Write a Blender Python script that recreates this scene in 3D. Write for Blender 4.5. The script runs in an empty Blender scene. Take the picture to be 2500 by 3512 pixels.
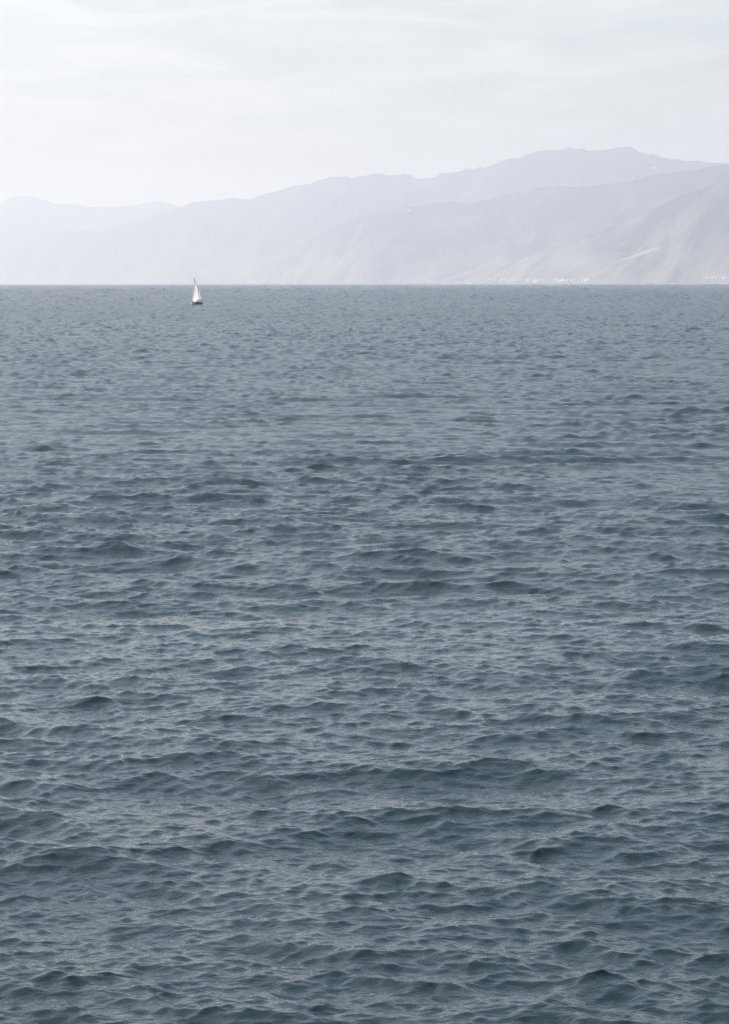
import bpy, bmesh, math, random
import numpy as np
from mathutils import Vector, Matrix
from mathutils.bvhtree import BVHTree

S = bpy.context.scene
COL = S.collection
random.seed(7)
R = math.radians

# ------------------------------------------------------------------ camera
F, CX, CY, HZ, CAMH = 9000.0, 1250.0, 1756.0, 970.0, 10.5      # focal length etc. in pixels of the 2500 x 3512 photograph
PITCH = math.atan((CY - HZ) / F)
ROLL = R(0.07)
cam_data = bpy.data.cameras.new('camera')
cam = bpy.data.objects.new('camera', cam_data)
COL.objects.link(cam)
cam_data.sensor_fit = 'VERTICAL'
cam_data.sensor_height = 36
cam_data.lens = F / 3512 * 36
cam_data.clip_start = 0.5
cam_data.clip_end = 300000
CAMMAT = Matrix.Translation((0, 0, CAMH)) @ Matrix.Rotation(math.pi/2 - PITCH, 4, 'X') @ Matrix.Rotation(-ROLL, 4, 'Z')
cam.matrix_world = CAMMAT
S.camera = cam
CR = np.array(CAMMAT.to_3x3())

# ------------------------------------------------------------------ light
SUN_AZ, SUN_EL = -68.0, 42.0            # degrees; azimuth from the view direction (+Y), negative = left
w = bpy.data.worlds.new('World')
S.world = w
w.use_nodes = True
nt = w.node_tree
nt.nodes.clear()
out = nt.nodes.new('ShaderNodeOutputWorld')
bg = nt.nodes.new('ShaderNodeBackground')
sky = nt.nodes.new('ShaderNodeTexSky')
sky.sky_type = 'NISHITA'
sky.sun_disc = False
sky.sun_elevation = R(SUN_EL)
sky.sun_rotation = R(SUN_AZ)
sky.altitude = 0
sky.air_density = 1.2
sky.dust_density = 3.0
sky.ozone_density = 2.1
# thin high cloud: a pale veil whose streaks vary with direction, everywhere in the sky
geo = nt.nodes.new('ShaderNodeTexCoord')
mp = nt.nodes.new('ShaderNodeMapping')
mp.inputs['Rotation'].default_value = (0, R(-9), 0)
mp.inputs['Scale'].default_value = (7, 7, 42)
noi = nt.nodes.new('ShaderNodeTexNoise')
noi.inputs['Scale'].default_value = 1.7
noi.inputs['Detail'].default_value = 7
noi.inputs['Roughness'].default_value = 0.55
noi.inputs['Distortion'].default_value = 1.2
rmp = nt.nodes.new('ShaderNodeMapRange')
rmp.inputs['From Min'].default_value = 0.36
rmp.inputs['From Max'].default_value = 0.62
rmp.inputs['To Min'].default_value = -0.1
rmp.inputs['To Max'].default_value = 0.85
hsv = nt.nodes.new('ShaderNodeHueSaturation')
hsv.inputs['Saturation'].default_value = 0.0
hsv.inputs['Value'].default_value = 1.26
mix = nt.nodes.new('ShaderNodeMix')
mix.data_type = 'RGBA'
L = nt.links.new
L(geo.outputs['Generated'], mp.inputs['Vector'])
L(mp.outputs['Vector'], noi.inputs['Vector'])
L(noi.outputs['Fac'], rmp.inputs['Value'])
sepw = nt.nodes.new('ShaderNodeSeparateXYZ')
veil = nt.nodes.new('ShaderNodeMapRange')          # the veil is seen edge-on, so denser, towards the horizon
veil.inputs['From Min'].default_value = 0.0
veil.inputs['From Max'].default_value = 0.35
veil.inputs['To Min'].default_value = 0.15
veil.inputs['To Max'].default_value = -0.7
L(geo.outputs['Generated'], sepw.inputs[0])
L(sepw.outputs['Z'], veil.inputs['Value'])
addv = nt.nodes.new('ShaderNodeMath'); addv.operation = 'ADD'; addv.use_clamp = True
L(rmp.outputs['Result'], addv.inputs[0]); L(veil.outputs['Result'], addv.inputs[1])
L(addv.outputs[0], mix.inputs[0])
L(sky.outputs['Color'], mix.inputs[6])
L(sky.outputs['Color'], hsv.inputs['Color'])
L(hsv.outputs['Color'], mix.inputs[7])
L(mix.outputs[2], bg.inputs['Color'])
bg.inputs['Strength'].default_value = 0.10
L(bg.outputs[0], out.inputs['Surface'])

sd = bpy.data.lights.new('sun', 'SUN')
sun = bpy.data.objects.new('sun', sd)
COL.objects.link(sun)
sd.energy = 3.0
sd.angle = R(0.6)
sd.color = (1.0, 0.955, 0.89)
sdir = Vector((math.sin(R(SUN_AZ))*math.cos(R(SUN_EL)), math.cos(R(SUN_AZ))*math.cos(R(SUN_EL)), math.sin(R(SUN_EL))))
sun.rotation_euler = sdir.to_track_quat('Z', 'Y').to_euler()

S.view_settings.view_transform = 'Standard'
S.view_settings.look = 'None'
S.view_settings.gamma = 1
S.view_settings.use_curve_mapping = False
S.view_settings.exposure = 0.82
S.cycles.volume_bounces = 2
S.cycles.denoising_prefilter = 'NONE'
S.cycles.sample_clamp_indirect = 8

# ------------------------------------------------------------------ helpers
def ray(px, py):
    d = CR @ np.array([(px - CX)/F, (CY - py)/F, -1.0])
    return d

def at(px, py, D):
    """point on the ray through a pixel, at horizontal distance D"""
    d = ray(px, py)
    return np.array([0, 0, CAMH]) + d * (D/math.hypot(d[0], d[1]))

def mat(name, col, rough=0.6, noise=None, spec=0.5, **kw):
    m = bpy.data.materials.new(name)
    m.use_nodes = True
    t = m.node_tree
    b = t.nodes['Principled BSDF']
    b.inputs['Roughness'].default_value = rough
    b.inputs['Specular IOR Level'].default_value = spec
    c2 = noise[0] if noise else tuple(min(1, c*1.12) for c in col)
    sc = noise[1] if noise else 3.0
    n = t.nodes.new('ShaderNodeTexNoise')
    n.inputs['Scale'].default_value = sc
    n.inputs['Detail'].default_value = 5
    tc = t.nodes.new('ShaderNodeTexCoord')
    t.links.new(tc.outputs['Object'], n.inputs['Vector'])
    r = t.nodes.new('ShaderNodeValToRGB')
    r.color_ramp.elements[0].position = 0.35
    r.color_ramp.elements[1].position = 0.65
    r.color_ramp.elements[0].color = (*col, 1)
    r.color_ramp.elements[1].color = (*c2, 1)
    t.links.new(n.outputs['Fac'], r.inputs['Fac'])
    t.links.new(r.outputs['Color'], b.inputs['Base Color'])
    for k, v in kw.items():
        b.inputs[k.replace('_', ' ')].default_value = v
    return m

def tag(o, label=None, cat=None, group=None, kind=None):
    if label: o['label'] = label
    if cat: o['category'] = cat
    if group: o['group'] = group
    if kind: o['kind'] = kind
    return o

def grid_mesh(name, P, smooth=True):
    """P: rows x cols x 3 array -> quad grid mesh"""
    nr, nc, _ = P.shape
    me = bpy.data.meshes.new(name)
    me.vertices.add(nr*nc)
    me.vertices.foreach_set('co', P.reshape(-1).astype(np.float32))
    i = np.arange((nr-1)*(nc-1))
    a = (i//(nc-1))*nc + i % (nc-1)
    q = np.stack([a, a+1, a+nc+1, a+nc], 1).astype(np.int32)
    me.loops.add(q.size)
    me.loops.foreach_set('vertex_index', q.reshape(-1))
    me.polygons.add(len(q))
    me.polygons.foreach_set('loop_start', (np.arange(len(q))*4).astype(np.int32))
    me.polygons.foreach_set('loop_total', np.full(len(q), 4, np.int32))
    me.polygons.foreach_set('use_smooth', np.full(len(q), smooth, bool))
    me.update(calc_edges=True)
    me.validate()
    return me

def link(name, me, m=None, parent=None):
    o = bpy.data.objects.new(name, me)
    COL.objects.link(o)
    if m is not None: me.materials.append(m)
    if parent is not None: o.parent = parent
    return o

def bm_obj(name, bm, m, parent=None, smooth=False):
    bmesh.ops.recalc_face_normals(bm, faces=bm.faces)
    me = bpy.data.meshes.new(name)
    bm.to_mesh(me); bm.free()
    if smooth:
        for p in me.polygons: p.use_smooth = True
    return link(name, me, m, parent)

def tube(bm, pts, rad, n=8, cap=True):
    """round bar through pts; rad a number or a list"""
    pts = [Vector(p) for p in pts]
    if not hasattr(rad, '__len__'): rad = [rad]*len(pts)
    rings = []
    for i, p in enumerate(pts):
        d = (pts[min(i+1, len(pts)-1)] - pts[max(i-1, 0)]).normalized()
        u = d.cross(Vector((0, 0, 1)) if abs(d.z) < .9 else Vector((1, 0, 0))).normalized()
        v = d.cross(u)
        rings.append([bm.verts.new(p + (u*math.cos(a) + v*math.sin(a))*rad[i]) for a in [2*math.pi*k/n for k in range(n)]])
    for a, b in zip(rings, rings[1:]):
        for k in range(n):
            bm.faces.new((a[k], a[(k+1) % n], b[(k+1) % n], b[k]))
    if cap:
        bm.faces.new(rings[0][::-1]); bm.faces.new(rings[-1])

def box(bm, c, s, rz=0):
    m = Matrix.Translation(c) @ Matrix.Rotation(rz, 4, 'Z') @ Matrix.Diagonal((*s, 1))
    bmesh.ops.create_cube(bm, size=1, matrix=m)

def loft(bm, secs, close=True, capends=True):
    rs = [[bm.verts.new(p) for p in s] for s in secs]
    n = len(rs[0])
    for a, b in zip(rs, rs[1:]):
        for k in range(n if close else n-1):
            bm.faces.new((a[k], a[(k+1) % n], b[(k+1) % n], b[k]))
    if capends:
        bm.faces.new(rs[0][::-1]); bm.faces.new(rs[-1])

def vnoise2(x, y, seed):
    """smooth value noise, 0..1"""
    g = np.random.default_rng(seed)
    T = g.random((256, 256))
    i = np.floor(x).astype(int); j = np.floor(y).astype(int)
    fx = x-i; fy = y-j
    fx = fx*fx*(3-2*fx); fy = fy*fy*(3-2*fy)
    i %= 256; j %= 256; i1 = (i+1) % 256; j1 = (j+1) % 256
    return (T[i, j]*(1-fx)+T[i1, j]*fx)*(1-fy) + (T[i, j1]*(1-fx)+T[i1, j1]*fx)*fy

def fbm(x, y, seed, octv=5, gain=0.5):
    s = 0; a = 1; tot = 0
    for k in range(octv):
        s = s + a*vnoise2(x*2**k + 17*k, y*2**k + 5*k, seed+k); tot += a; a *= gain
    return s/tot

# ------------------------------------------------------------------ water
def wave_tile(seed, n=512, cyc=24, theta0=0.0, power=3.0):
    """height and horizontal displacement of one octave of sea, wavelength 1, tile side = cyc, slope rms 1"""
    g = np.random.default_rng(seed)
    k = np.fft.fftfreq(n, 1.0/n)
    kx, ky = np.meshgrid(k, k, indexing='ij')
    kr = np.hypot(kx, ky); kr[0, 0] = 1
    th = np.arctan2(kx, ky) - theta0
    amp = np.exp(-0.5*(np.log(kr/cyc)/0.42)**2) / kr**2
    amp *= np.abs(np.cos(th))**power + 0.06
    amp[0, 0] = 0
    H = (g.normal(size=(n, n)) + 1j*g.normal(size=(n, n))) * amp
    c = 2*math.pi/cyc
    h = np.fft.ifft2(H).real
    dx = np.fft.ifft2(1j*kx/kr*H).real
    dy = np.fft.ifft2(1j*ky/kr*H).real
    sx = np.fft.ifft2(1j*kx*c*H).real; sy = np.fft.ifft2(1j*ky*c*H).real
    s = math.sqrt((sx**2 + sy**2).mean())
    return np.stack([h, dx, dy], -1).astype(np.float32)/s, cyc, n

def sample(tile, X, Y):
    T, cyc, n = tile
    u = (X/cyc % 1.0)*n; v = (Y/cyc % 1.0)*n
    i = np.floor(u).astype(np.int32); j = np.floor(v).astype(np.int32)
    fu = (u - i)[..., None].astype(np.float32); fv = (v - j)[..., None].astype(np.float32)
    i %= n; j %= n; i1 = (i+1) % n; j1 = (j+1) % n
    return (T[i, j]*(1-fu) + T[i1, j]*fu)*(1-fv) + (T[i, j1]*(1-fu) + T[i1, j1]*fu)*fv

def sstep(x, a, b):
    t = np.clip((x-a)/(b-a), 0, 1)
    return t*t*(3-2*t)

def build_water():
    rs = list(np.geomspace(4, 31, 36))
    r = 31.0
    def step(D):
        return D*(0.0014 + 0.0026*float(sstep(math.log(D), math.log(60), math.log(400))))
    while r < 21000:
        rs.append(r); r += step(r)
    while r < 90000:
        rs.append(r); r *= 1.05
    rs = np.array(rs)
    dense = np.linspace(R(-9.7), R(9.7), 530)
    side = R(9.7) + (R(75)-R(9.7))*(np.arange(1, 31)/30)**1.8
    az = np.concatenate([-side[::-1], dense, side])
    daz = np.gradient(az)
    RR, AZ = np.meshgrid(rs, az, indexing='ij')
    X = RR*np.sin(AZ); Y = RR*np.cos(AZ)
    st = np.gradient(rs)
    sp = np.maximum(st[:, None], RR*daz[None, :]*0.8)          # mesh spacing
    P = np.stack([X, Y, np.zeros_like(X)], -1)
    tiles = [wave_tile(11, theta0=R(10), power=1.5), wave_tile(12, theta0=R(-12), power=1.6), wave_tile(13, theta0=R(4), power=1.1)]
    bands = [(0.25, .130), (0.5, .135), (1.0, .112), (2.0, .078), (4.1, .050), (8.3, .027), (17, .011)]
    far = [(35, 0), (70, 0)]
    lost = np.zeros_like(X)
    # gusts roughen the short waves in patches; the longer ones come in groups
    calm = 1 - sstep(np.log(RR), math.log(130), math.log(420))
    gust = 0.80 + 0.40*sstep(fbm(X/26 + 40, Y/38 + 40, 900, 3), .30, .70)
    group = 0.60 + 1.0*sstep(fbm(X/9 + 90, Y/13 + 90, 910, 3), .36, .76)
    group = 1 + (group-1)*calm
    gust = 1 + (gust-1)*(.35 + .65*calm)
    todo = bands + far
    lost_all = np.zeros_like(X)
    for n, (lam, sl) in enumerate(todo):
        keep = sstep(lam/sp, 0.9, 2.0)
        s = sl*keep
        lost_all += sl**2*(1-keep**2)
        # beyond a few hundred metres the short waves are finer than a pixel row: longer ones of equal steepness stand for them
        carry = np.sqrt(lost) * keep * 0.58
        s = np.sqrt(s**2 + carry**2)
        lost = (lost*(1-keep) + (sl**2)*(1-keep**2)) * (0.8 if n > 5 else 1.0)
        act = np.where((s > 1e-4).any(axis=1))[0]
        if len(act) == 0: continue
        a, b = act[0], act[-1]+1
        rot = [0.0, 0.35, -0.28, 0.18, -0.12, 0.25, -0.2][n % 7]*0.6
        ca, sa = math.cos(rot), math.sin(rot)
        x, y = X[a:b], Y[a:b]
        u = (x*ca + y*sa)/lam + 7.3*n; v = (-x*sa + y*ca)/lam + 3.1*n
        u = u*1.15
        if n >= 3:      # short crested
            u = u*(1.0 + 2.3*sstep(np.log(RR[a:b]), math.log(110), math.log(1500)))
        q = sample(tiles[n % 3], u, v)
        A = s[a:b]*lam*(gust[a:b] if n < 3 else group[a:b] if n < 6 else 1.0)
        P[a:b, :, 2] += A*q[..., 0]
        ch = 1.2 - 0.55*sstep(np.log(RR[a:b]), math.log(120), math.log(700))
        dx, dy = q[..., 1], q[..., 2]
        P[a:b, :, 0] += ch*A*(dx*ca - dy*sa)
        P[a:b, :, 1] += ch*A*(dx*sa + dy*ca)
    # one longer crested low swell running through
    q = sample(wave_tile(21, theta0=R(-4), power=14), X/6.3*0.7 + 3, Y/6.3 + 9)
    A = 0.058*6.3*(0.3 + 1.3*sstep(fbm(X/14 + 9, Y/11 + 70, 930, 3), .38, .72))*sstep(6.3/sp, 1.3, 3)
    P[..., 2] += A*q[..., 0]; P[..., 0] += A*q[..., 1]*.8; P[..., 1] += A*q[..., 2]*.8
    flat = sstep(RR, 15000, 21000)
    P[..., 2] *= (1-flat)
    me = grid_mesh('water', P.astype(np.float32))
    # steepness of the ripples too small for the mesh, carried as surface roughness
    at_ = me.attributes.new('ripple_roughness', 'FLOAT', 'POINT')
    at_.data.foreach_set('value', np.clip((lost_all*0.10 + 2.0e-5)**0.25, .05, .5).astype(np.float32).reshape(-1))
    m = bpy.data.materials.new('sea_water')
    m.use_nodes = True
    t = m.node_tree
    b = t.nodes['Principled BSDF']
    b.inputs['Base Color'].default_value = (0.0205, 0.0352, 0.0375, 1)
    b.inputs['Roughness'].default_value = 0.045
    b.inputs['IOR'].default_value = 1.333
    ra = t.nodes.new('ShaderNodeAttribute'); ra.attribute_name = 'ripple_roughness'
    t.links.new(ra.outputs['Fac'], b.inputs['Roughness'])
    tc = t.nodes.new('ShaderNodeTexCoord')
    prev = None
    for sc, st_, dist in ((1.1, 0.22, 0.20), (3.1, 0.34, 0.075), (9.0, 0.50, 0.024)):
        mpn = t.nodes.new('ShaderNodeMapping')
        mpn.inputs['Scale'].default_value = (sc*0.62, sc, sc)
        mpn.inputs['Rotation'].default_value = (0, 0, R({1.1: 7, 3.1: -12, 9.0: 16}[sc]))
        nn = t.nodes.new('ShaderNodeTexNoise')
        nn.inputs['Scale'].default_value = 1.0
        nn.inputs['Detail'].default_value = 3
        nn.inputs['Roughness'].default_value = 0.55
        nn.inputs['Distortion'].default_value = 0.5
        # ridged: sharp little crests
        s1 = t.nodes.new('ShaderNodeMath'); s1.operation = 'SUBTRACT'; s1.inputs[1].default_value = 0.5
        s2 = t.nodes.new('ShaderNodeMath'); s2.operation = 'ABSOLUTE'
        s3 = t.nodes.new('ShaderNodeMath'); s3.operation = 'MULTIPLY_ADD'; s3.inputs[1].default_value = -1.0; s3.inputs[2].default_value = 0.5
        s4 = t.nodes.new('ShaderNodeMath'); s4.operation = 'SMOOTH_MIN'; s4.inputs[1].default_value = 0.46; s4.inputs[2].default_value = 0.08
        bp = t.nodes.new('ShaderNodeBump')
        bp.inputs['Strength'].default_value = st_
        bp.inputs['Distance'].default_value = dist*2.2
        t.links.new(tc.outputs['Object'], mpn.inputs['Vector'])
        t.links.new(mpn.outputs['Vector'], nn.inputs['Vector'])
        t.links.new(nn.outputs['Fac'], s1.inputs[0]); t.links.new(s1.outputs[0], s2.inputs[0])
        t.links.new(s2.outputs[0], s3.inputs[0]); t.links.new(s3.outputs[0], s4.inputs[0])
        t.links.new(s4.outputs[0], bp.inputs['Height'])
        if prev: t.links.new(prev.outputs['Normal'], bp.inputs['Normal'])
        prev = bp
    t.links.new(prev.outputs['Normal'], b.inputs['Normal'])
    o = link('water', me, m)
    tag(o, 'grey blue sea with small choppy waves reaching to the far shore', kind='structure')
    print('water rows', len(rs), 'tris', 2*len(me.polygons))
    return o

water = build_water()

# ------------------------------------------------------------------ hills
hill_mat = bpy.data.materials.new('chaparral_slopes')
hill_mat.use_nodes = True
t = hill_mat.node_tree
b = t.nodes['Principled BSDF']
b.inputs['Roughness'].default_value = 0.95
b.inputs['Specular IOR Level'].default_value = 0.1
ge = t.nodes.new('ShaderNodeNewGeometry')
sep = t.nodes.new('ShaderNodeSeparateXYZ')
t.links.new(ge.outputs['Position'], sep.inputs[0])
n1 = t.nodes.new('ShaderNodeTexNoise'); n1.inputs['Scale'].default_value = 0.0016; n1.inputs['Detail'].default_value = 8; n1.inputs['Roughness'].default_value = 0.62
t.links.new(ge.outputs['Position'], n1.inputs['Vector'])
# dry grass over scrub in patches; paler low down, haze painted into the colour
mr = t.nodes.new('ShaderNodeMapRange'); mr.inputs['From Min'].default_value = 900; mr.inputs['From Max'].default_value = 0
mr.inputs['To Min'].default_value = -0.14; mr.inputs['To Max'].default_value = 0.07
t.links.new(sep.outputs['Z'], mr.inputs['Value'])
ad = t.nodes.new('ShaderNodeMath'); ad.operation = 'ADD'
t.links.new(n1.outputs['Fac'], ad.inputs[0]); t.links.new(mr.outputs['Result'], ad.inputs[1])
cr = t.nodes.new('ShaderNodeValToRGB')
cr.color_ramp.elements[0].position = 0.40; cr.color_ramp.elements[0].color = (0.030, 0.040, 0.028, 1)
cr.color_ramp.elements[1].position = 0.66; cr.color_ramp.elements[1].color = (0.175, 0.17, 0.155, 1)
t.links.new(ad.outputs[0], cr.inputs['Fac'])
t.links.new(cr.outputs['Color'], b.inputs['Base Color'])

def hill(name, crest, dist, front, back, seed, label, x0=-700, x1=3200, nc=900, nf=40, nb=10, spur=0.20, rough=1.0):
    """crest: (px, py) skyline; dist: (px, metres) of the skyline; a solid ridge with a long spurred front slope"""
    px = np.linspace(x0, x1, nc)
    cp = np.array(crest, float); dp = np.array(dist, float)
    py = np.interp(px, cp[:, 0], cp[:, 1])
    k = 3
    py = np.convolve(np.pad(py, k//2, mode='edge'), np.ones(k)/k, 'valid')
    py = py + rough*((fbm(px/55, px*0+3.3, seed+50, 4, .6)-.5)*13)
    D = np.interp(px, dp[:, 0], dp[:, 1])
    k = 41
    D = np.convolve(np.pad(D, k//2, mode='edge'), np.ones(k)/k, 'valid')
    pts = np.array([at(a, c, d) for a, c, d in zip(px, py, D)])
    H = np.maximum(pts[:, 2], -20)
    dirs = pts[:, :2]/np.linalg.norm(pts[:, :2], axis=1)[:, None]
    rows = []
    tf = np.linspace(0, 1, nf)                                # 0 = foot, 1 = crest
    for s in tf:
        d = D - front*(1-s)
        X = dirs[:, 0]*d; Y = dirs[:, 1]*d
        n = fbm(X/1000 + 0.35*fbm(X/900, Y/900, seed+9), Y/1900, seed, 6, .52)
        rid = 1-np.abs(2*n-1)*2.0
        prof = s**0.92
        z = H*(prof + spur*(rid-0.45)*math.sin(math.pi*min(1, s*1.04))**1.0*(1-0.35*s))
        z = np.minimum(z, H*(0.03+1.0*s**0.5))
        z += -14*(1-s)**6
        rows.append(np.stack([X, Y, z], -1))
    for s in np.linspace(0, 1, nb+1)[1:]:
        d = D + back*s
        rows.append(np.stack([dirs[:, 0]*d, dirs[:, 1]*d, H*(1-s**1.3) - 14*s], -1))
    me = grid_mesh(name, np.array(rows).astype(np.float32))
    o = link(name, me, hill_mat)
    tag(o, label, kind='structure')
    return o, pts, px

A = [(-700,720),(-300,700),(-100,712),(0,698),(35,676),(60,671),(100,673),(125,679),(155,684),(190,699),(230,697),(270,698),(300,708),(330,706),(390,708),(450,707),(480,701),(540,691),(580,700),(625,712),(900,740),(1500,800),(3200,900)]
B = [(-700,1000),(-300,960),(-60,905),(0,880),(60,850),(120,822),(170,802),(240,793),(300,789),(350,790),(400,775),(460,757),(520,738),(580,722),(625,710),(660,695),(700,690),(760,687),(800,680),(860,684),(890,673),(920,662),(950,657),(1000,638),(1060,628),(1130,610),(1160,607),(1210,613),(1250,605),(1290,597),(1330,601),(1350,602),(1385,598),(1410,606),(1440,613),(1480,609),(1520,594),(1600,584),(1640,581),(1680,575),(1720,558),(1760,548),(1800,540),(1830,526),(1850,518),(1885,514),(1905,515),(1935,508),(1990,512),(2015,518),(2070,515),(2110,508),(2160,504),(2172,508),(2190,520),(2230,530),(2270,546),(2330,548),(2390,551),(2440,558),(2500,560),(2800,590),(3200,650)]
C = [(-700,1000),(450,985),(600,962),(760,925),(900,885),(1000,850),(1090,808),(1150,780),(1210,752),(1290,727),(1380,710),(1450,702),(1540,691),(1580,692),(1610,698),(1660,688),(1750,666),(1840,642),(1940,640),(2020,640),(2060,636),(2140,621),(2210,608),(2300,592),(2370,584),(2420,572),(2500,562),(2800,520),(3200,480)]
Dd = [(-700,1000),(1250,985),(1450,960),(1640,920),(1800,885),(1960,828),(2050,792),(2125,768),(2210,728),(2310,682),(2400,648),(2500,612),(2800,540),(3200,500)]
hills = []
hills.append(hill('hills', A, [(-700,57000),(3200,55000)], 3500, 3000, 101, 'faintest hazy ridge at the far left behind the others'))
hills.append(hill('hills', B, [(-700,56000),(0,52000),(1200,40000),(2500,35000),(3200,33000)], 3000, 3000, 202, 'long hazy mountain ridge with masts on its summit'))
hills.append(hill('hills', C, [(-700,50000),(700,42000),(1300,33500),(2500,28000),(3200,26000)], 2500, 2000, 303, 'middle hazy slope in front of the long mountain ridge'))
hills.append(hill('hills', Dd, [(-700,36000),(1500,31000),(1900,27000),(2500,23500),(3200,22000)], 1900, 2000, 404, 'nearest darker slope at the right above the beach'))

# one BVH of all terrain, to stand things on the ground
vs, fs = [], []
for o, _, _ in hills:
    off = len(vs)
    co = np.empty(len(o.data.vertices)*3, np.float32); o.data.vertices.foreach_get('co', co)
    vs.extend(map(tuple, co.reshape(-1, 3)))
    
    li = np.empty(len(o.data.loops), np.int32); o.data.loops.foreach_get('vertex_index', li)
    fs.extend(map(tuple, li.reshape(-1, 4) + off))
bvh = BVHTree.FromPolygons(vs, fs)

def hit(px, py):
    d = Vector(ray(px, py)).normalized()
    p, n, i, dd = bvh.ray_cast(Vector((0, 0, CAMH)), d)
    return p

def ground_z(x, y):
    p, n, i, dd = bvh.ray_cast(Vector((x, y, 5000)), Vector((0, 0, -1)))
    return p.z if p else 0.0

# ------------------------------------------------------------------ haze
bm = bmesh.new()
box(bm, (0, 36000, 1080), (220000, 90000, 2200))
haze_mat = bpy.data.materials.new('haze_air')
haze_mat.use_nodes = True
t = haze_mat.node_tree
t.nodes.remove(t.nodes['Principled BSDF'])
pv = t.nodes.new('ShaderNodeVolumePrincipled')
pv.inputs['Color'].default_value = (0.775, 0.808, 1.0, 1)
pv.inputs['Absorption Color'].default_value = (1, 1, 1, 1)
pv.inputs['Density'].default_value = 4.85e-5
pv.inputs['Anisotropy'].default_value = 0.35
t.links.new(pv.outputs[0], t.nodes['Material Output'].inputs['Volume'])
hz = bm_obj('haze', bm, haze_mat)
tag(hz, 'pale sea haze fading the far hills', kind='stuff')

# @@PARTS@@
# ------------------------------------------------------------------ far shore
sand = mat('beach_sand', (0.42, 0.37, 0.29), 0.9, ((0.50, 0.45, 0.36), 0.01))
cam_v = Vector((0, 0, CAMH))
rows = [[], [], []]
for px in np.linspace(1500, 2900, 150):
    d = ray(px, 965); u = np.array([d[0], d[1]])/math.hypot(d[0], d[1])
    r = 18000.0
    while r < 34000 and ground_z(*(u*r)) < 1.5: r += 60
    for k, (dr, z) in enumerate(((-30, 0.1), (10, 3.5), (55, 8.0))):
        g = ground_z(*(u*(r+dr)))
        rows[k].append([u[0]*(r+dr), u[1]*(r+dr), z if k < 2 else max(z, min(g+.6, 13.0))])
bo = link('beach', grid_mesh('beach', np.array(rows, np.float32)), sand)
tag(bo, 'thin strip of pale sand along the foot of the far hills', kind='structure')

dirt = mat('pale_dirt', (0.19, 0.18, 0.165), 0.95, ((0.26, 0.245, 0.22), 0.004))
def track(pix, width, label):
    P = []
    pix = [(np.interp(t, range(len(pix)), [p[0] for p in pix]), np.interp(t, range(len(pix)), [p[1] for p in pix])) for t in np.linspace(0, len(pix)-1, 70)]
    for px, py in pix:
        h = hit(px, py)
        if h is None: continue
        P.append(h)
    a, b_ = [], []
    for i, p in enumerate(P):
        d = (P[min(i+1, len(P)-1)] - P[max(i-1, 0)]); d.z = 0
        n = Vector((-d.y, d.x, 0)).normalized()
        for side, lst in ((1, a), (-1, b_)):
            q = p + n*side*width/2
            lst.append([q.x, q.y, ground_z(q.x, q.y) + 2.0])
    if len(a) > 2:
        o = link('road', grid_mesh('road', np.array([a, b_], np.float32)), dirt)
        tag(o, label, kind='structure')
track([(1978, 957), (2000, 951), (2030, 943), (2060, 934), (2075, 926), (2090, 918), (2100, 906), (2112, 897), (2150, 886), (2190, 873), (2230, 860), (2260, 852)], 22, 'pale road climbing the nearest hill from the beach')
track([(1790, 945), (1820, 925), (1850, 905), (1880, 890), (1910, 878), (1930, 870)], 20, 'faint pale track on the hill above the white houses')

white = mat('white_plaster', (0.80, 0.79, 0.76), 0.7)
cream = mat('cream_plaster', (0.66, 0.61, 0.52), 0.7)
glass = mat('window_glass', (0.05, 0.06, 0.07), 0.1)
rooft = mat('roof_tiles', (0.62, 0.58, 0.54), 0.6)
def house_mesh(wx, wy, h, wallm):
    bm = bmesh.new()
    box(bm, (0, 0, h/2 - 3), (wx, wy, h + 6))
    for f in bm.faces: f.material_index = 0
    vs_ = [bm.verts.new(p) for p in ((-wx*.54, -wy*.56, h), (wx*.54, -wy*.56, h), (wx*.54, wy*.56, h), (-wx*.54, wy*.56, h), (-wx*.5, 0, h+wy*.28), (wx*.5, 0, h+wy*.28))]
    for idx in ((0, 1, 5, 4), (3, 4, 5, 2), (0, 4, 3), (1, 2, 5), (0, 3, 2, 1)):
        f = bm.faces.new([vs_[i] for i in idx]); f.material_index = 1
    for s in (-1, 1):
        for i in range(3):
            x = (i-1)*wx*.3; y = s*(wy/2 + .04)
            q = [bm.verts.new(p) for p in ((x-1, y, h*.3), (x+1, y, h*.3), (x+1, y, h*.65), (x-1, y, h*.65))]
            f = bm.faces.new(q if s < 0 else q[::-1]); f.material_index = 2
    me = bpy.data.meshes.new('house'); bm.to_mesh(me); bm.free()
    for m in (wallm, rooft, glass): me.materials.append(m)
    return me
HM = [house_mesh(16, 11, 6.5, white), house_mesh(22, 12, 8, white), house_mesh(13, 10, 5, cream), house_mesh(30, 14, 9, white)]
def houses(spots, label, group, big=0, tone=None):
    for px, py in spots:
        h = hit(px, py)
        if h is None: continue
        o = link('house', random.choice(HM if not big else HM[1::2]))
        o.location = (h.x, h.y, h.z)
        o.rotation_euler = (0, 0, random.uniform(-.5, .5))
        k = random.uniform(.8, 1.25)*(big or 1)
        o.scale = (k, k, k)
        tag(o, label, 'house', group)
rj = random.uniform
for a, b_, n, w_ in ((1715, 1793, 13, 'in the leftmost of the four clusters'), (1806, 1887, 14, 'in the second cluster from the left'), (1897, 1968, 13, 'in the third cluster from the left'), (1980, 2020, 6, 'in the rightmost small cluster where the road starts')):
    houses([(rj(a, b_), rj(961, 967.5)) for _ in range(n)], 'tiny white shore house, ' + w_, 'white houses clustered on the far shore', 1.15)
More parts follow.
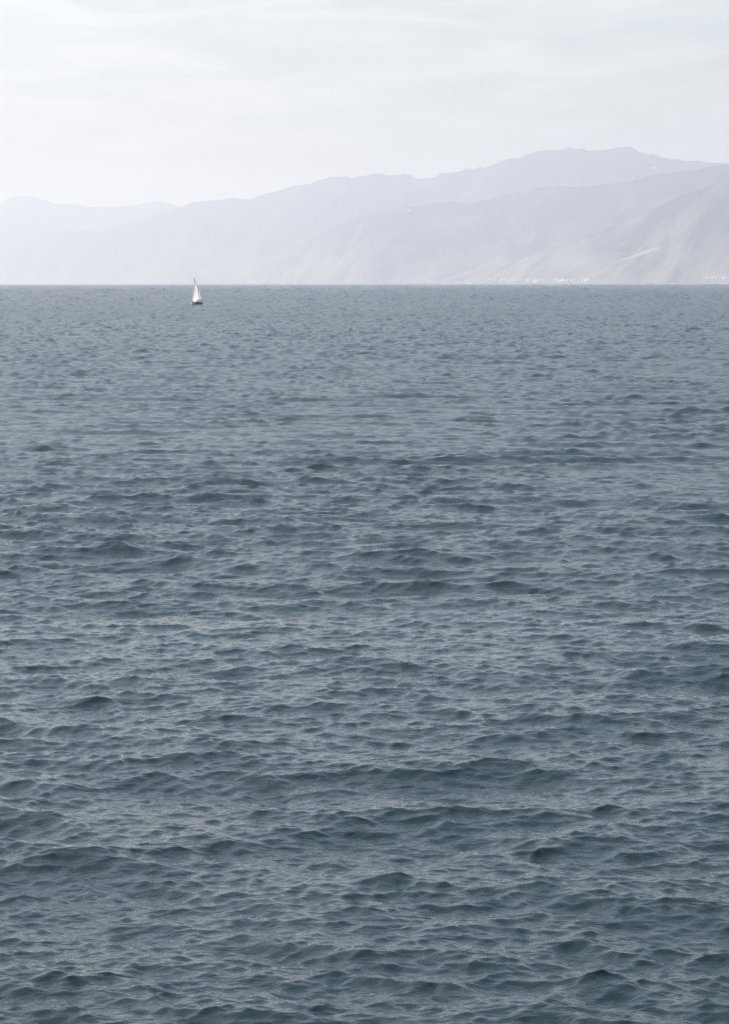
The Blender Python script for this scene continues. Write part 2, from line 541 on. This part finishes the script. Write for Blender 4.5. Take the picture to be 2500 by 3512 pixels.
for x, w_ in zip((2418, 2428, 2443, 2449, 2462, 2470, 2484, 2490, 2497), ('leftmost', 'second from left', 'third from left', 'fourth from left', 'fifth from left', 'fourth from right', 'third from right', 'second from right', 'rightmost')):
    houses([(x, 955 + rj(-.7, .7))], 'small bright house at the right edge above the beach, %s of its row' % w_, 'bright houses above the beach', 1.0)
for q, l_ in (((2037, 953), 'upper of two pale houses standing just right of where the road starts'), ((2041, 956), 'lower of two pale houses standing just right of where the road starts'), ((2226, 965), 'right one of two lone houses on the beach below the dark slope'), ((2150, 965), 'left one of two lone houses on the beach below the dark slope')):
    houses([q], l_, 'lone houses above the beach')
L_ = 'pale shore house below the middle hill, '
G_ = 'pale houses below the middle hill'
houses([(1389, 967.5)], L_ + 'alone at the left of the unbroken line', G_)
houses([(x, 967.5) for x in np.arange(1412, 1492, 7)], L_ + 'in the unbroken line', G_)
for x, w_ in ((1512, 'first of three'), (1519, 'second of three'), (1526, 'third of three')):
    houses([(x, 967.5)], L_ + w_ + ' just right of the unbroken line', G_)
for x, w_ in ((1539, 'lone bright one'), (1566, 'leftmost of three spaced ones'), (1574, 'middle of three spaced ones'), (1591, 'rightmost of three spaced ones'), (1606, 'lone one before the tall pair')):
    houses([(x, 967.5)], L_ + w_, G_)
houses([(1622, 963)], L_ + 'left one of the taller pair', G_); houses([(1627, 964)], L_ + 'right one of the taller pair', G_)
houses([(rj(1655, 1700), 963) for _ in range(6)], L_ + 'in the loose handful nearest the white clusters', G_)
for q, w_ in ((1232, 'left one of a small group of three near the centre'), (1237, 'middle one of a small group of three near the centre'), (1243, 'right one of a small group of three near the centre')):
    houses([(q, 967)], 'faint pale shore building, ' + w_, 'faint buildings on the hazy shore')
for a, b_, y, n, w_ in ((1305, 1354, 967.5, 5, 'in the short row just right of the picture centre'), (850, 966, 967.5, 12, 'in the row between the sailboat and the centre'), (640, 850, 969, 16, 'in the long row right behind the sailboat'), (432, 554, 968, 6, 'in the short row left of the sailboat')):
    houses([(rj(a, b_), y) for _ in range(n)], 'faint pale shore building, ' + w_, 'faint buildings on the hazy shore')
for spots, label in (
    ([(1404, 722)], 'pale house just under the crest of the middle hill, right one of a pair'),
    ([(1398, 723)], 'pale house just under the crest of the middle hill, left one of a pair'),
    ([(1351, 636)], 'pale house high on the long ridge below its wooded double hump'),
    ([(1171, 711)], 'pale house halfway up the long ridge left of the middle hill'),
    ([(1160, 801)], 'left of two pale houses where the middle hill comes out of the haze'),
    ([(1166, 802)], 'right of two pale houses where the middle hill comes out of the haze'),
    ([(1119, 780)], 'faint house above the pair low on the hazy slope near the picture centre'),
    ([(1121, 900)], 'upper of two faint houses low on the hazy slope near the picture centre'),
    ([(1110, 905)], 'lower of two faint houses low on the hazy slope near the picture centre'),
    ([(983, 938)], 'faint house close above the shore, leftmost of three in a hazy line'),
    ([(1018, 927)], 'faint house close above the shore, middle of three in a hazy line'),
    ([(1024, 926)], 'faint house close above the shore, rightmost of three in a hazy line'),
    ([(972, 880)], 'faint house by the pale scar on the hazy slope, upper of two'),
    ([(968, 884)], 'faint house by the pale scar on the hazy slope, lower of two'),
    ([(955, 850)], 'faint house standing alone above the pale scar on the hazy slope'),
    ([(1885, 548)], 'pale house on the long ridge right below the tallest mast'),
    ([(2236, 578)], 'leftmost of three bright houses high on the ridge right of the flat summit'),
    ([(2244, 578)], 'middle of three bright houses high on the ridge right of the flat summit'),
    ([(2251, 577)], 'rightmost of three bright houses high on the ridge right of the flat summit'),
    ([(2168, 614)], 'bright house showing just behind the crest of the nearer hill'),
    ([(2424, 569)], 'bright house high on the ridge close to the right edge'),
    ([(1725, 644)], 'left of two pale houses in the saddle behind the middle hill'),
    ([(1735, 643)], 'right of two pale houses in the saddle behind the middle hill'),
    ([(650, 828)], 'very faint house on the left slope of the long ridge above the sailboat'),
    ([(418, 921)], 'very faint house low on the long ridge left of the sailboat'),
    ([(330, 900)], 'very faint house on the long ridge far left of the sailboat')):
    houses(spots, label, 'houses scattered on the hillside', 1.0)

# trees standing on the skyline of the long ridge
leafm = mat('ridge_foliage', (0.035, 0.05, 0.03), 0.95, ((0.06, 0.075, 0.04), 0.1))
bm = bmesh.new()
_, ptsB, pxB = hills[1]
def skyline(px, k=1):
    P = hills[k][1]; X = hills[k][2]
    return Vector([float(np.interp(px, X, P[:, c])) for c in range(3)])
for a, b_, n in ((1278, 1310, 10), (1375, 1410, 14), (1180, 1215, 6), (1125, 1165, 5), (1500, 1530, 5), (1590, 1700, 26), (1700, 1790, 34), (1790, 1850, 14), (1900, 2000, 10), (2225, 2260, 5), (2270, 2330, 9), (700, 900, 12)):
    for _ in range(n):
        p = skyline(rj(a, b_)); s = rj(6, 14)
        mm = Matrix.Translation(p + Vector((rj(-20, 20), rj(-60, 20), s*.6))) @ Matrix.Diagonal((s*rj(.8, 1.3), s*rj(.8, 1.3), s, 1))
        r_ = bmesh.ops.create_icosphere(bm, subdivisions=2, radius=1, matrix=mm)
        for v in r_['verts']: v.co += Vector((rj(-1, 1), rj(-1, 1), rj(-1, 1)))*s*.16
o = bm_obj('ridge_trees', bm, leafm)
tag(o, 'scattered dark trees along the skyline of the long ridge', kind='stuff')

# masts on the summits
steel = mat('mast_steel', (0.30, 0.30, 0.31), 0.5)
def mast_thing(px, hpx, label, k=1, wide=5.0):
    p = skyline(px, k)
    D = math.hypot(p.x, p.y)
    H = hpx*D/F
    e = bpy.data.objects.new('radio_mast', None); COL.objects.link(e)
    e.location = p - Vector((0, 0, 4))
    tag(e, label, 'radio mast', 'radio masts on the ridge')
    bm = bmesh.new()
    hw = lambda z: wide*(1 - .6*z/H)
    cs = [(1, 1), (-1, 1), (-1, -1), (1, -1)]
    for cx_, cy_ in cs:
        tube(bm, [(cx_*hw(0), cy_*hw(0), 0), (cx_*hw(H*.85), cy_*hw(H*.85), H*.85)], .8, 4)
    n = 9
    for i in range(n):
        z0, z1 = H*.85*i/n, H*.85*(i+1)/n
        for j in range(4):
            a, b2 = cs[j], cs[(j+1) % 4]
            tube(bm, [(a[0]*hw(z0), a[1]*hw(z0), z0), (b2[0]*hw(z1), b2[1]*hw(z1), z1)], .28, 3)
            tube(bm, [(a[0]*hw(z1), a[1]*hw(z1), z1), (b2[0]*hw(z1), b2[1]*hw(z1), z1)], .28, 3)
    bm_obj('lattice', bm, steel, e)
    bm = bmesh.new()
    tube(bm, [(0, 0, H*.8), (0, 0, H*1.02)], [1.9, 1.2], 6)
    box(bm, (0, 0, H*.86), (7, 7, .6))
    bm_obj('antenna', bm, steel, e)
mast_thing(1885, 27, 'tallest thin mast on the long ridge left of its summit', wide=8)
mast_thing(1905, 12, 'short mast at the left of the close trio near the summit', wide=5)
mast_thing(1909.5, 15, 'middle and tallest mast of the close trio near the summit', wide=6)
mast_thing(1915, 14, 'right mast of the close trio near the summit', wide=5.5)
mast_thing(1940.5, 14, 'faint mast rising from the rounded summit right of the trio', wide=4)
mast_thing(1968, 17, 'rightmost faint mast on the long ridge past the rounded summit', wide=2.5)
mast_thing(57, 9, 'tiny mast on the top of the faintest ridge at the far left', k=0, wide=6)

# ------------------------------------------------------------------ sailboat
navy = mat('navy_hull_paint', (0.030, 0.045, 0.085), 0.25)
gel = mat('white_gelcoat', (0.80, 0.79, 0.77), 0.3)
alloy = mat('mast_alloy', (0.10, 0.085, 0.075), 0.4)
wire = mat('rigging_wire', (0.25, 0.25, 0.26), 0.4)
dark = mat('dark_trim', (0.02, 0.02, 0.025), 0.4)
brown = mat('brown_strip', (0.16, 0.10, 0.07), 0.8)
cloth = bpy.data.materials.new('sailcloth'); cloth.use_nodes = True
t = cloth.node_tree
b = t.nodes['Principled BSDF']
b.inputs['Base Color'].default_value = (0.90, 0.90, 0.88, 1)
b.inputs['Roughness'].default_value = 0.6
tr = t.nodes.new('ShaderNodeBsdfTranslucent'); tr.inputs['Color'].default_value = (0.95, 0.94, 0.91, 1)
mx = t.nodes.new('ShaderNodeMixShader'); mx.inputs[0].default_value = 0.45
wv = t.nodes.new('ShaderNodeTexNoise'); wv.inputs['Scale'].default_value = 1.5
bp = t.nodes.new('ShaderNodeBump'); bp.inputs['Strength'].default_value = .25; bp.inputs['Distance'].default_value = .3
t.links.new(wv.outputs['Fac'], bp.inputs['Height']); t.links.new(bp.outputs['Normal'], b.inputs['Normal'])
t.links.new(b.outputs[0], mx.inputs[1]); t.links.new(tr.outputs[0], mx.inputs[2])
t.links.new(mx.outputs[0], t.nodes['Material Output'].inputs['Surface'])

BD = CAMH*F/(1046 - HZ)
bpos = at(677, 1046, BD)
boat = bpy.data.objects.new('sailboat', None); COL.objects.link(boat)
boat.location = (bpos[0], bpos[1], 0.42)
boat.scale = (1.06, 1.06, 1.06)
boat.rotation_euler = (R(3.2), 0, R(-116))
tag(boat, 'small sailboat with dark hull and two white sails out on the open sea', 'sailboat')

def hull_sections(zt, inset=0.0):
    secs = []
    for x, bw, sheer, keel in ((-3.9, .95, 1.0, -.05), (-3.0, 1.2, .98, -.35), (-1.5, 1.38, .96, -.5), (0, 1.42, .98, -.55), (1.5, 1.25, 1.04, -.5), (2.8, .85, 1.14, -.35), (3.7, .42, 1.24, -.1), (4.25, .04, 1.32, .6)):
        bw -= inset if bw > .1 else 0
        pr = [(1, 1), (.98, .55), (.9, .15), (.62, -.6), (.0, -1)]
        pts = []
        for f, zf in pr:
            z = sheer*zf if zf >= 0 else keel*(-zf)
            pts.append((x - (.35*(1-zf) if x > 4 else 0), bw*f, z))
        secs.append(pts + [(a, -b2, c) for a, b2, c in pts[-2::-1]])
    return secs
bm = bmesh.new(); loft(bm, hull_sections(0)); hull = bm_obj('hull', bm, navy, boat)
bm = bmesh.new()                                    # gunwale band
for s in (-1, 1):
    tube(bm, [(p[0][0], s*p[0][1], p[0][2]+.03) for p in hull_sections(0)], .045, 6)
bm_obj('toe_rail', bm, gel, hull)
bm = bmesh.new()                                    # deck
L1 = [(p[0][0], p[0][1]*.97, p[0][2]+.02) for p in hull_sections(0)]
C1 = [(p[0], 0, p[2]+.09) for p in L1]; R1 = [(p[0], -p[1], p[2]) for p in L1]
loft(bm, [[L1[i], C1[i], R1[i]] for i in range(len(L1))], close=False, capends=False)
bm_obj('deck', bm, gel, boat)
bm = bmesh.new()                                    # cabin trunk
loft(bm, [[(x, w_, 1.0), (x - dx, w_*.86, 1.0 + h), (x - dx, -w_*.86, 1.0 + h), (x, -w_, 1.0)] for x, w_, h, dx in ((-1.2, .85, .55, 0), (.2, .85, .58, 0), (1.3, .72, .50, .1), (2.1, .5, .10, .1))])
bmesh.ops.bevel(bm, geom=bm.edges[:], offset=.04, segments=2, affect='EDGES')
cabin = bm_obj('cabin', bm, gel, boat)
for s in (-1, 1):
    for x in (-.7, .0, .7):
        bm = bmesh.new(); box(bm, (x, s*.80, 1.32), (.42, .05, .16)); bm_obj('window', bm, dark, cabin)
bm = bmesh.new(); box(bm, (-1.24, 0, 1.3), (.06, .5, .5)); bm_obj('hatch', bm, dark, cabin)
bm = bmesh.new()                                    # cockpit coamings and seats
for s in (-1, 1):
    box(bm, (-2.4, s*.82, 1.14), (2.3, .12, .30)); box(bm, (-2.4, s*.55, 1.08), (2.2, .42, .10))
bm_obj('cockpit_seat', bm, gel, boat)
bm = bmesh.new(); loft(bm, [[(-3.85, .03, -.6), (-4.2, .02, -.6), (-4.2, -.02, -.6), (-3.85, -.03, -.6)], [(-3.9, .03, .9), (-4.15, .02, .9), (-4.15, -.02, .9), (-3.9, -.03, .9)]])
bm_obj('rudder', bm, gel, boat)
bm = bmesh.new(); tube(bm, [(-4.0, 0, .95), (-3.3, .1, 1.25), (-2.8, .18, 1.35)], .03, 6); bm_obj('tiller', bm, dark, boat)
MX = 1.05
bm = bmesh.new(); tube(bm, [(MX, 0, 1.0), (MX-.03, 0, 7), (MX-.16, 0, 11.75)], [.12, .11, .07], 10)
mast = bm_obj('mast', bm, alloy, boat)
bm = bmesh.new()
for s in (-1, 1): tube(bm, [(MX, 0, 6.6), (MX-.12, s*.75, 6.68)], .025, 6)
bm_obj('spreader', bm, alloy, mast)
BETA = R(15)
clew = Vector((MX - .12 - 3.25*math.cos(BETA), 3.25*math.sin(BETA), 2.28))
tackm = Vector((MX - .12, 0, 2.05))
bm = bmesh.new(); tube(bm, [tackm - Vector((0, 0, .08)), clew + Vector((-.1, .02, -.08))], .065, 8); bm_obj('boom', bm, alloy, boat)
# mainsail: luff on the mast, curved leech, belly
def main_pt(v, u, off=0.0):
    luff = tackm.lerp(Vector((MX-.2, 0, 11.45)), v)
    le = clew.lerp(Vector((MX-.24, .02, 11.5)), v)
    roach = .55*math.sin(math.pi*v)
    d = Vector((-math.cos(BETA), math.sin(BETA), 0))
    le = le + d*roach
    p = luff.lerp(le, u)
    n = Vector((math.sin(BETA), math.cos(BETA), 0))
    return p + n*(.42*math.sin(math.pi*min(1, u**.8))*(1-.6*v)*min(1, v*6+.25) + off + .30*v*u*(1-v))
def sail_obj(name, fn, nu, nv, m, parent):
    P = np.array([[list(fn(v, u)) for u in np.linspace(0, 1, nu)] for v in np.linspace(0, 1, nv)], np.float32)
    o = link(name, grid_mesh(name, P), m, parent)
    return o
ms = sail_obj('mainsail', main_pt, 16, 36, cloth, boat)
def strip_pt(v, u):  # dark brown curved strip laid just off the mainsail cloth
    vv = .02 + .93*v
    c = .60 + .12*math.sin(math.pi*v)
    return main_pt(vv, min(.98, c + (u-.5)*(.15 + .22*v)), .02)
sail_obj('sail_strip', strip_pt, 3, 36, brown, ms)
for k in range(4):
    v = .2*(k+1); bm = bmesh.new()
    tube(bm, [main_pt(v, u, .015) for u in (.5, .65, .8, .99)], .018, 5); bm_obj('batten', bm, gel, ms)
bowp = Vector((3.95, 0, 1.42))
def jib_pt(v, u):
    head = Vector((MX+.10, 0, 10.2)); tack = bowp.copy()
    cl = Vector((MX - .25, 1.02, 1.85))
    p = tack.lerp(head, v).lerp(cl.lerp(head, v), u)
    n = Vector((.35, .93, 0)).normalized()
    return p + n*(.5*math.sin(math.pi*u)*math.sin(math.pi*min(1, v*.9+.1)))
sail_obj('jib', jib_pt, 14, 34, cloth, boat)
bm = bmesh.new(); tube(bm, [bowp, (MX-.1, 0, 11.6)], .016, 5); bm_obj('forestay', bm, wire, boat)
bm = bmesh.new(); tube(bm, [(-3.85, 0, 1.05), (MX-.16, 0, 11.7)], .014, 5); bm_obj('backstay', bm, wire, boat)
for s in (-1, 1):
    bm = bmesh.new(); tube(bm, [(MX-.1, s*1.25, 1.05), (MX-.12, s*.75, 6.68), (MX-.14, 0, 11.4)], .013, 5); bm_obj('shroud', bm, wire, boat)
bm = bmesh.new()
tube(bm, [(3.2, .62, 1.2), (3.2, .62, 1.78), (4.2, .05, 1.95), (4.2, -.05, 1.95), (3.2, -.62, 1.78), (3.2, -.62, 1.2)], .018, 6)
bm_obj('bow_rail', bm, wire, boat)
bm = bmesh.new()
tube(bm, [(-3.2, 1.12, 1.0), (-3.2, 1.1, 1.6), (-3.85, .85, 1.62), (-3.85, -.85, 1.62), (-3.2, -1.1, 1.6), (-3.2, -1.12, 1.0)], .018, 6)
bm_obj('stern_rail', bm, wire, boat)

BM = Matrix.Translation(boat.location) @ boat.rotation_euler.to_matrix().to_4x4() @ Matrix.Scale(1.06, 4)
# person at the helm
skin_m = mat('skin', (0.45, 0.28, 0.20), 0.6)
jacket = mat('dark_jacket', (0.018, 0.02, 0.028), 0.8)
def make_person(loc, face, label):
    J = [(0,0,0), (0,0,.22), (.02,0,.42), (.04,0,.56), (.05,0,.64), (.07,0,.74), (.07,0,.86),
         (.04,.19,.52), (.16,.27,.27), (.38,.20,.22), (.46,.18,.21),
         (.04,-.19,.52), (.12,-.29,.28), (.30,-.30,.14), (.38,-.28,.12),
         (.03,.10,-.02), (.46,.13,.04), (.50,.12,-.38), (.62,.13,-.42),
         (.03,-.10,-.02), (.46,-.14,.04), (.52,-.13,-.38), (.64,-.14,-.42)]
    E = [(0,1),(1,2),(2,3),(3,4),(4,5),(5,6),(2,7),(7,8),(8,9),(9,10),(2,11),(11,12),(12,13),(13,14),(0,15),(15,16),(16,17),(17,18),(0,19),(19,20),(20,21),(21,22)]
    rad = [.15,.14,.17,.07,.055,.10,.085, .075,.055,.04,.045, .075,.055,.04,.045, .10,.075,.05,.045, .10,.075,.05,.045]
    me = bpy.data.meshes.new('person'); me.from_pydata(J, E, [])
    o = bpy.data.objects.new('person', me); COL.objects.link(o)
    sk = o.modifiers.new('skin', 'SKIN'); ss = o.modifiers.new('sub', 'SUBSURF'); ss.levels = ss.render_levels = 2
    for i, v in enumerate(me.skin_vertices[0].data):
        v.radius = (rad[i], rad[i]); v.use_root = (i == 0)
    bpy.context.view_layer.update()
    dg = bpy.context.evaluated_depsgraph_get()
    nm = bpy.data.meshes.new_from_object(o.evaluated_get(dg))
    o.modifiers.clear(); o.data = nm
    nm.materials.clear(); nm.materials.append(jacket); nm.materials.append(skin_m)
    for p in nm.polygons:
        c = p.center; p.use_smooth = True
        p.material_index = 1 if (c.z > .62 or (c.x > .43 and .05 < abs(c.y) and .14 < c.z < .3) ) else 0
    o.location = loc; o.rotation_euler = (0, 0, face)
    tag(o, label, 'person')
    bm = bmesh.new()
    bmesh.ops.create_uvsphere(bm, u_segments=14, v_segments=8, radius=.115, matrix=Matrix.Translation((.05, 0, .83)))
    bmesh.ops.delete(bm, geom=[v for v in bm.verts if v.co.z < .80], context='VERTS')
    bm_obj('hair', bm, dark, o, True)
    return o
make_person(BM @ Vector((-3.0, .55, 1.24)), boat.rotation_euler.z - R(70), 'person in dark clothes sitting at the stern of the sailboat')

foam = mat('white_foam', (0.82, 0.84, 0.85), 0.8)
def foam_obj(name, spots, label):
    bm = bmesh.new()
    for x, y, z, s in spots:
        r_ = bmesh.ops.create_icosphere(bm, subdivisions=1, radius=1, matrix=Matrix.Translation(BM @ Vector((x, y, z))) @ Matrix.Diagonal((s, s, s*.7, 1)))
        for v in r_['verts']: v.co += Vector((rj(-1, 1), rj(-1, 1), rj(-1, 1)))*s*.3
    o = bm_obj(name, bm, foam); tag(o, label, kind='stuff')
sp = []
for _ in range(230):
    s = rj(0, 1)
    sp.append((4.3 + rj(-.5, .6) - s*1.2, -.15 - s*rj(.5, 1.3) if random.random() < .72 else .1 + s*.9, max(-.1, rj(0, 1.35)*(1-s*.5)), rj(.06, .17)))
for _ in range(160):
    s = rj(0, 1)
    sp.append((2.6 - s*7.5, random.choice((-1, 1))*(1.2 + .4*s + rj(-.1, .3)), rj(-.05, .1), rj(.03, .1)))
foam_obj('bow_spray', sp, 'white spray thrown up at the bow of the sailboat')

# ------------------------------------------------------------------ birds
feather = mat('dark_feathers', (0.03, 0.028, 0.026), 0.8)
def bird(px, py, D, label, flap, head, span=1.0, swim=False, group=None):
    p = at(px, py, D)
    bm = bmesh.new()
    n = 10
    secs = []
    prof = [(-.40, .01, 0), (-.30, .045, 0), (-.12, .085, 0), (.06, .09, 0), (.17, .06, .01), (.24, .032, .05), (.30, .028, .10), (.35, .042, .13), (.40, .035, .13), (.43, .012, .12), (.50, .006, .115)]
    if swim:
        prof = [(-.32, .01, .06), (-.24, .06, .03), (-.08, .10, 0), (.08, .10, 0), (.16, .06, .05), (.19, .035, .14), (.19, .03, .24), (.22, .042, .31), (.27, .03, .32), (.30, .01, .31), (.37, .006, .30)]
    for x, r_, z in prof:
        secs.append([(x, r_*math.cos(a), z + r_*math.sin(a)*.85) for a in [2*math.pi*k/n for k in range(n)]])
    loft(bm, secs)
    o = bm_obj('bird', bm, feather, None, True)
    if not swim:
        for s in (-1, 1):
            bm = bmesh.new()
            st_ = [(.07, .22, 0.0), (.30, .20, .5), (.62, .13, 1.0), (1.0, .03, .55)]
            secs = []
            for f, ch, up in st_:
                y = s*f*span*.62; z = up*flap; xl = .12 - .10*f
                secs.append([(xl, y, z+.012), (xl - ch*.5, y, z+.02), (xl - ch*1.15, y, z), (xl - ch*.5, y, z-.006)])
            loft(bm, secs); bm_obj('wing', bm, feather, o, True)
        bm = bmesh.new()
        loft(bm, [[(-.33, .03, .01), (-.33, -.03, .01), (-.33, -.03, -.01), (-.33, .03, -.01)], [(-.52, .09, .008), (-.52, -.09, .008), (-.52, -.09, -.004), (-.52, .09, -.004)]])
        bm_obj('tail', bm, feather, o)
    o.location = p if not swim else (p[0], p[1], .10)
    o.rotation_euler = (0, 0, head)
    if swim: o.scale = (.75, .75, .75)
    tag(o, label, 'bird', group)
bird(1756, 937, 2300, 'left one of the two dark birds flying low before the right hills', .18, R(170), 1.1)
bird(2137, 932, 2100, 'right one of the two dark birds flying low before the right hills', .25, R(10), 1.1)
bird(594, 936, 2900, 'tiny dark bird flying above the horizon just left of the sailboat', .2, R(150), 1.1)
bird(1002, 964, 2900, 'tiny dark bird just above the horizon right of the sailboat', .15, R(30), 1.1)
bird(1453, 1304, CAMH*F/(1305-HZ), 'small dark bird floating on the sea below the middle hill', 0, R(160), swim=True)
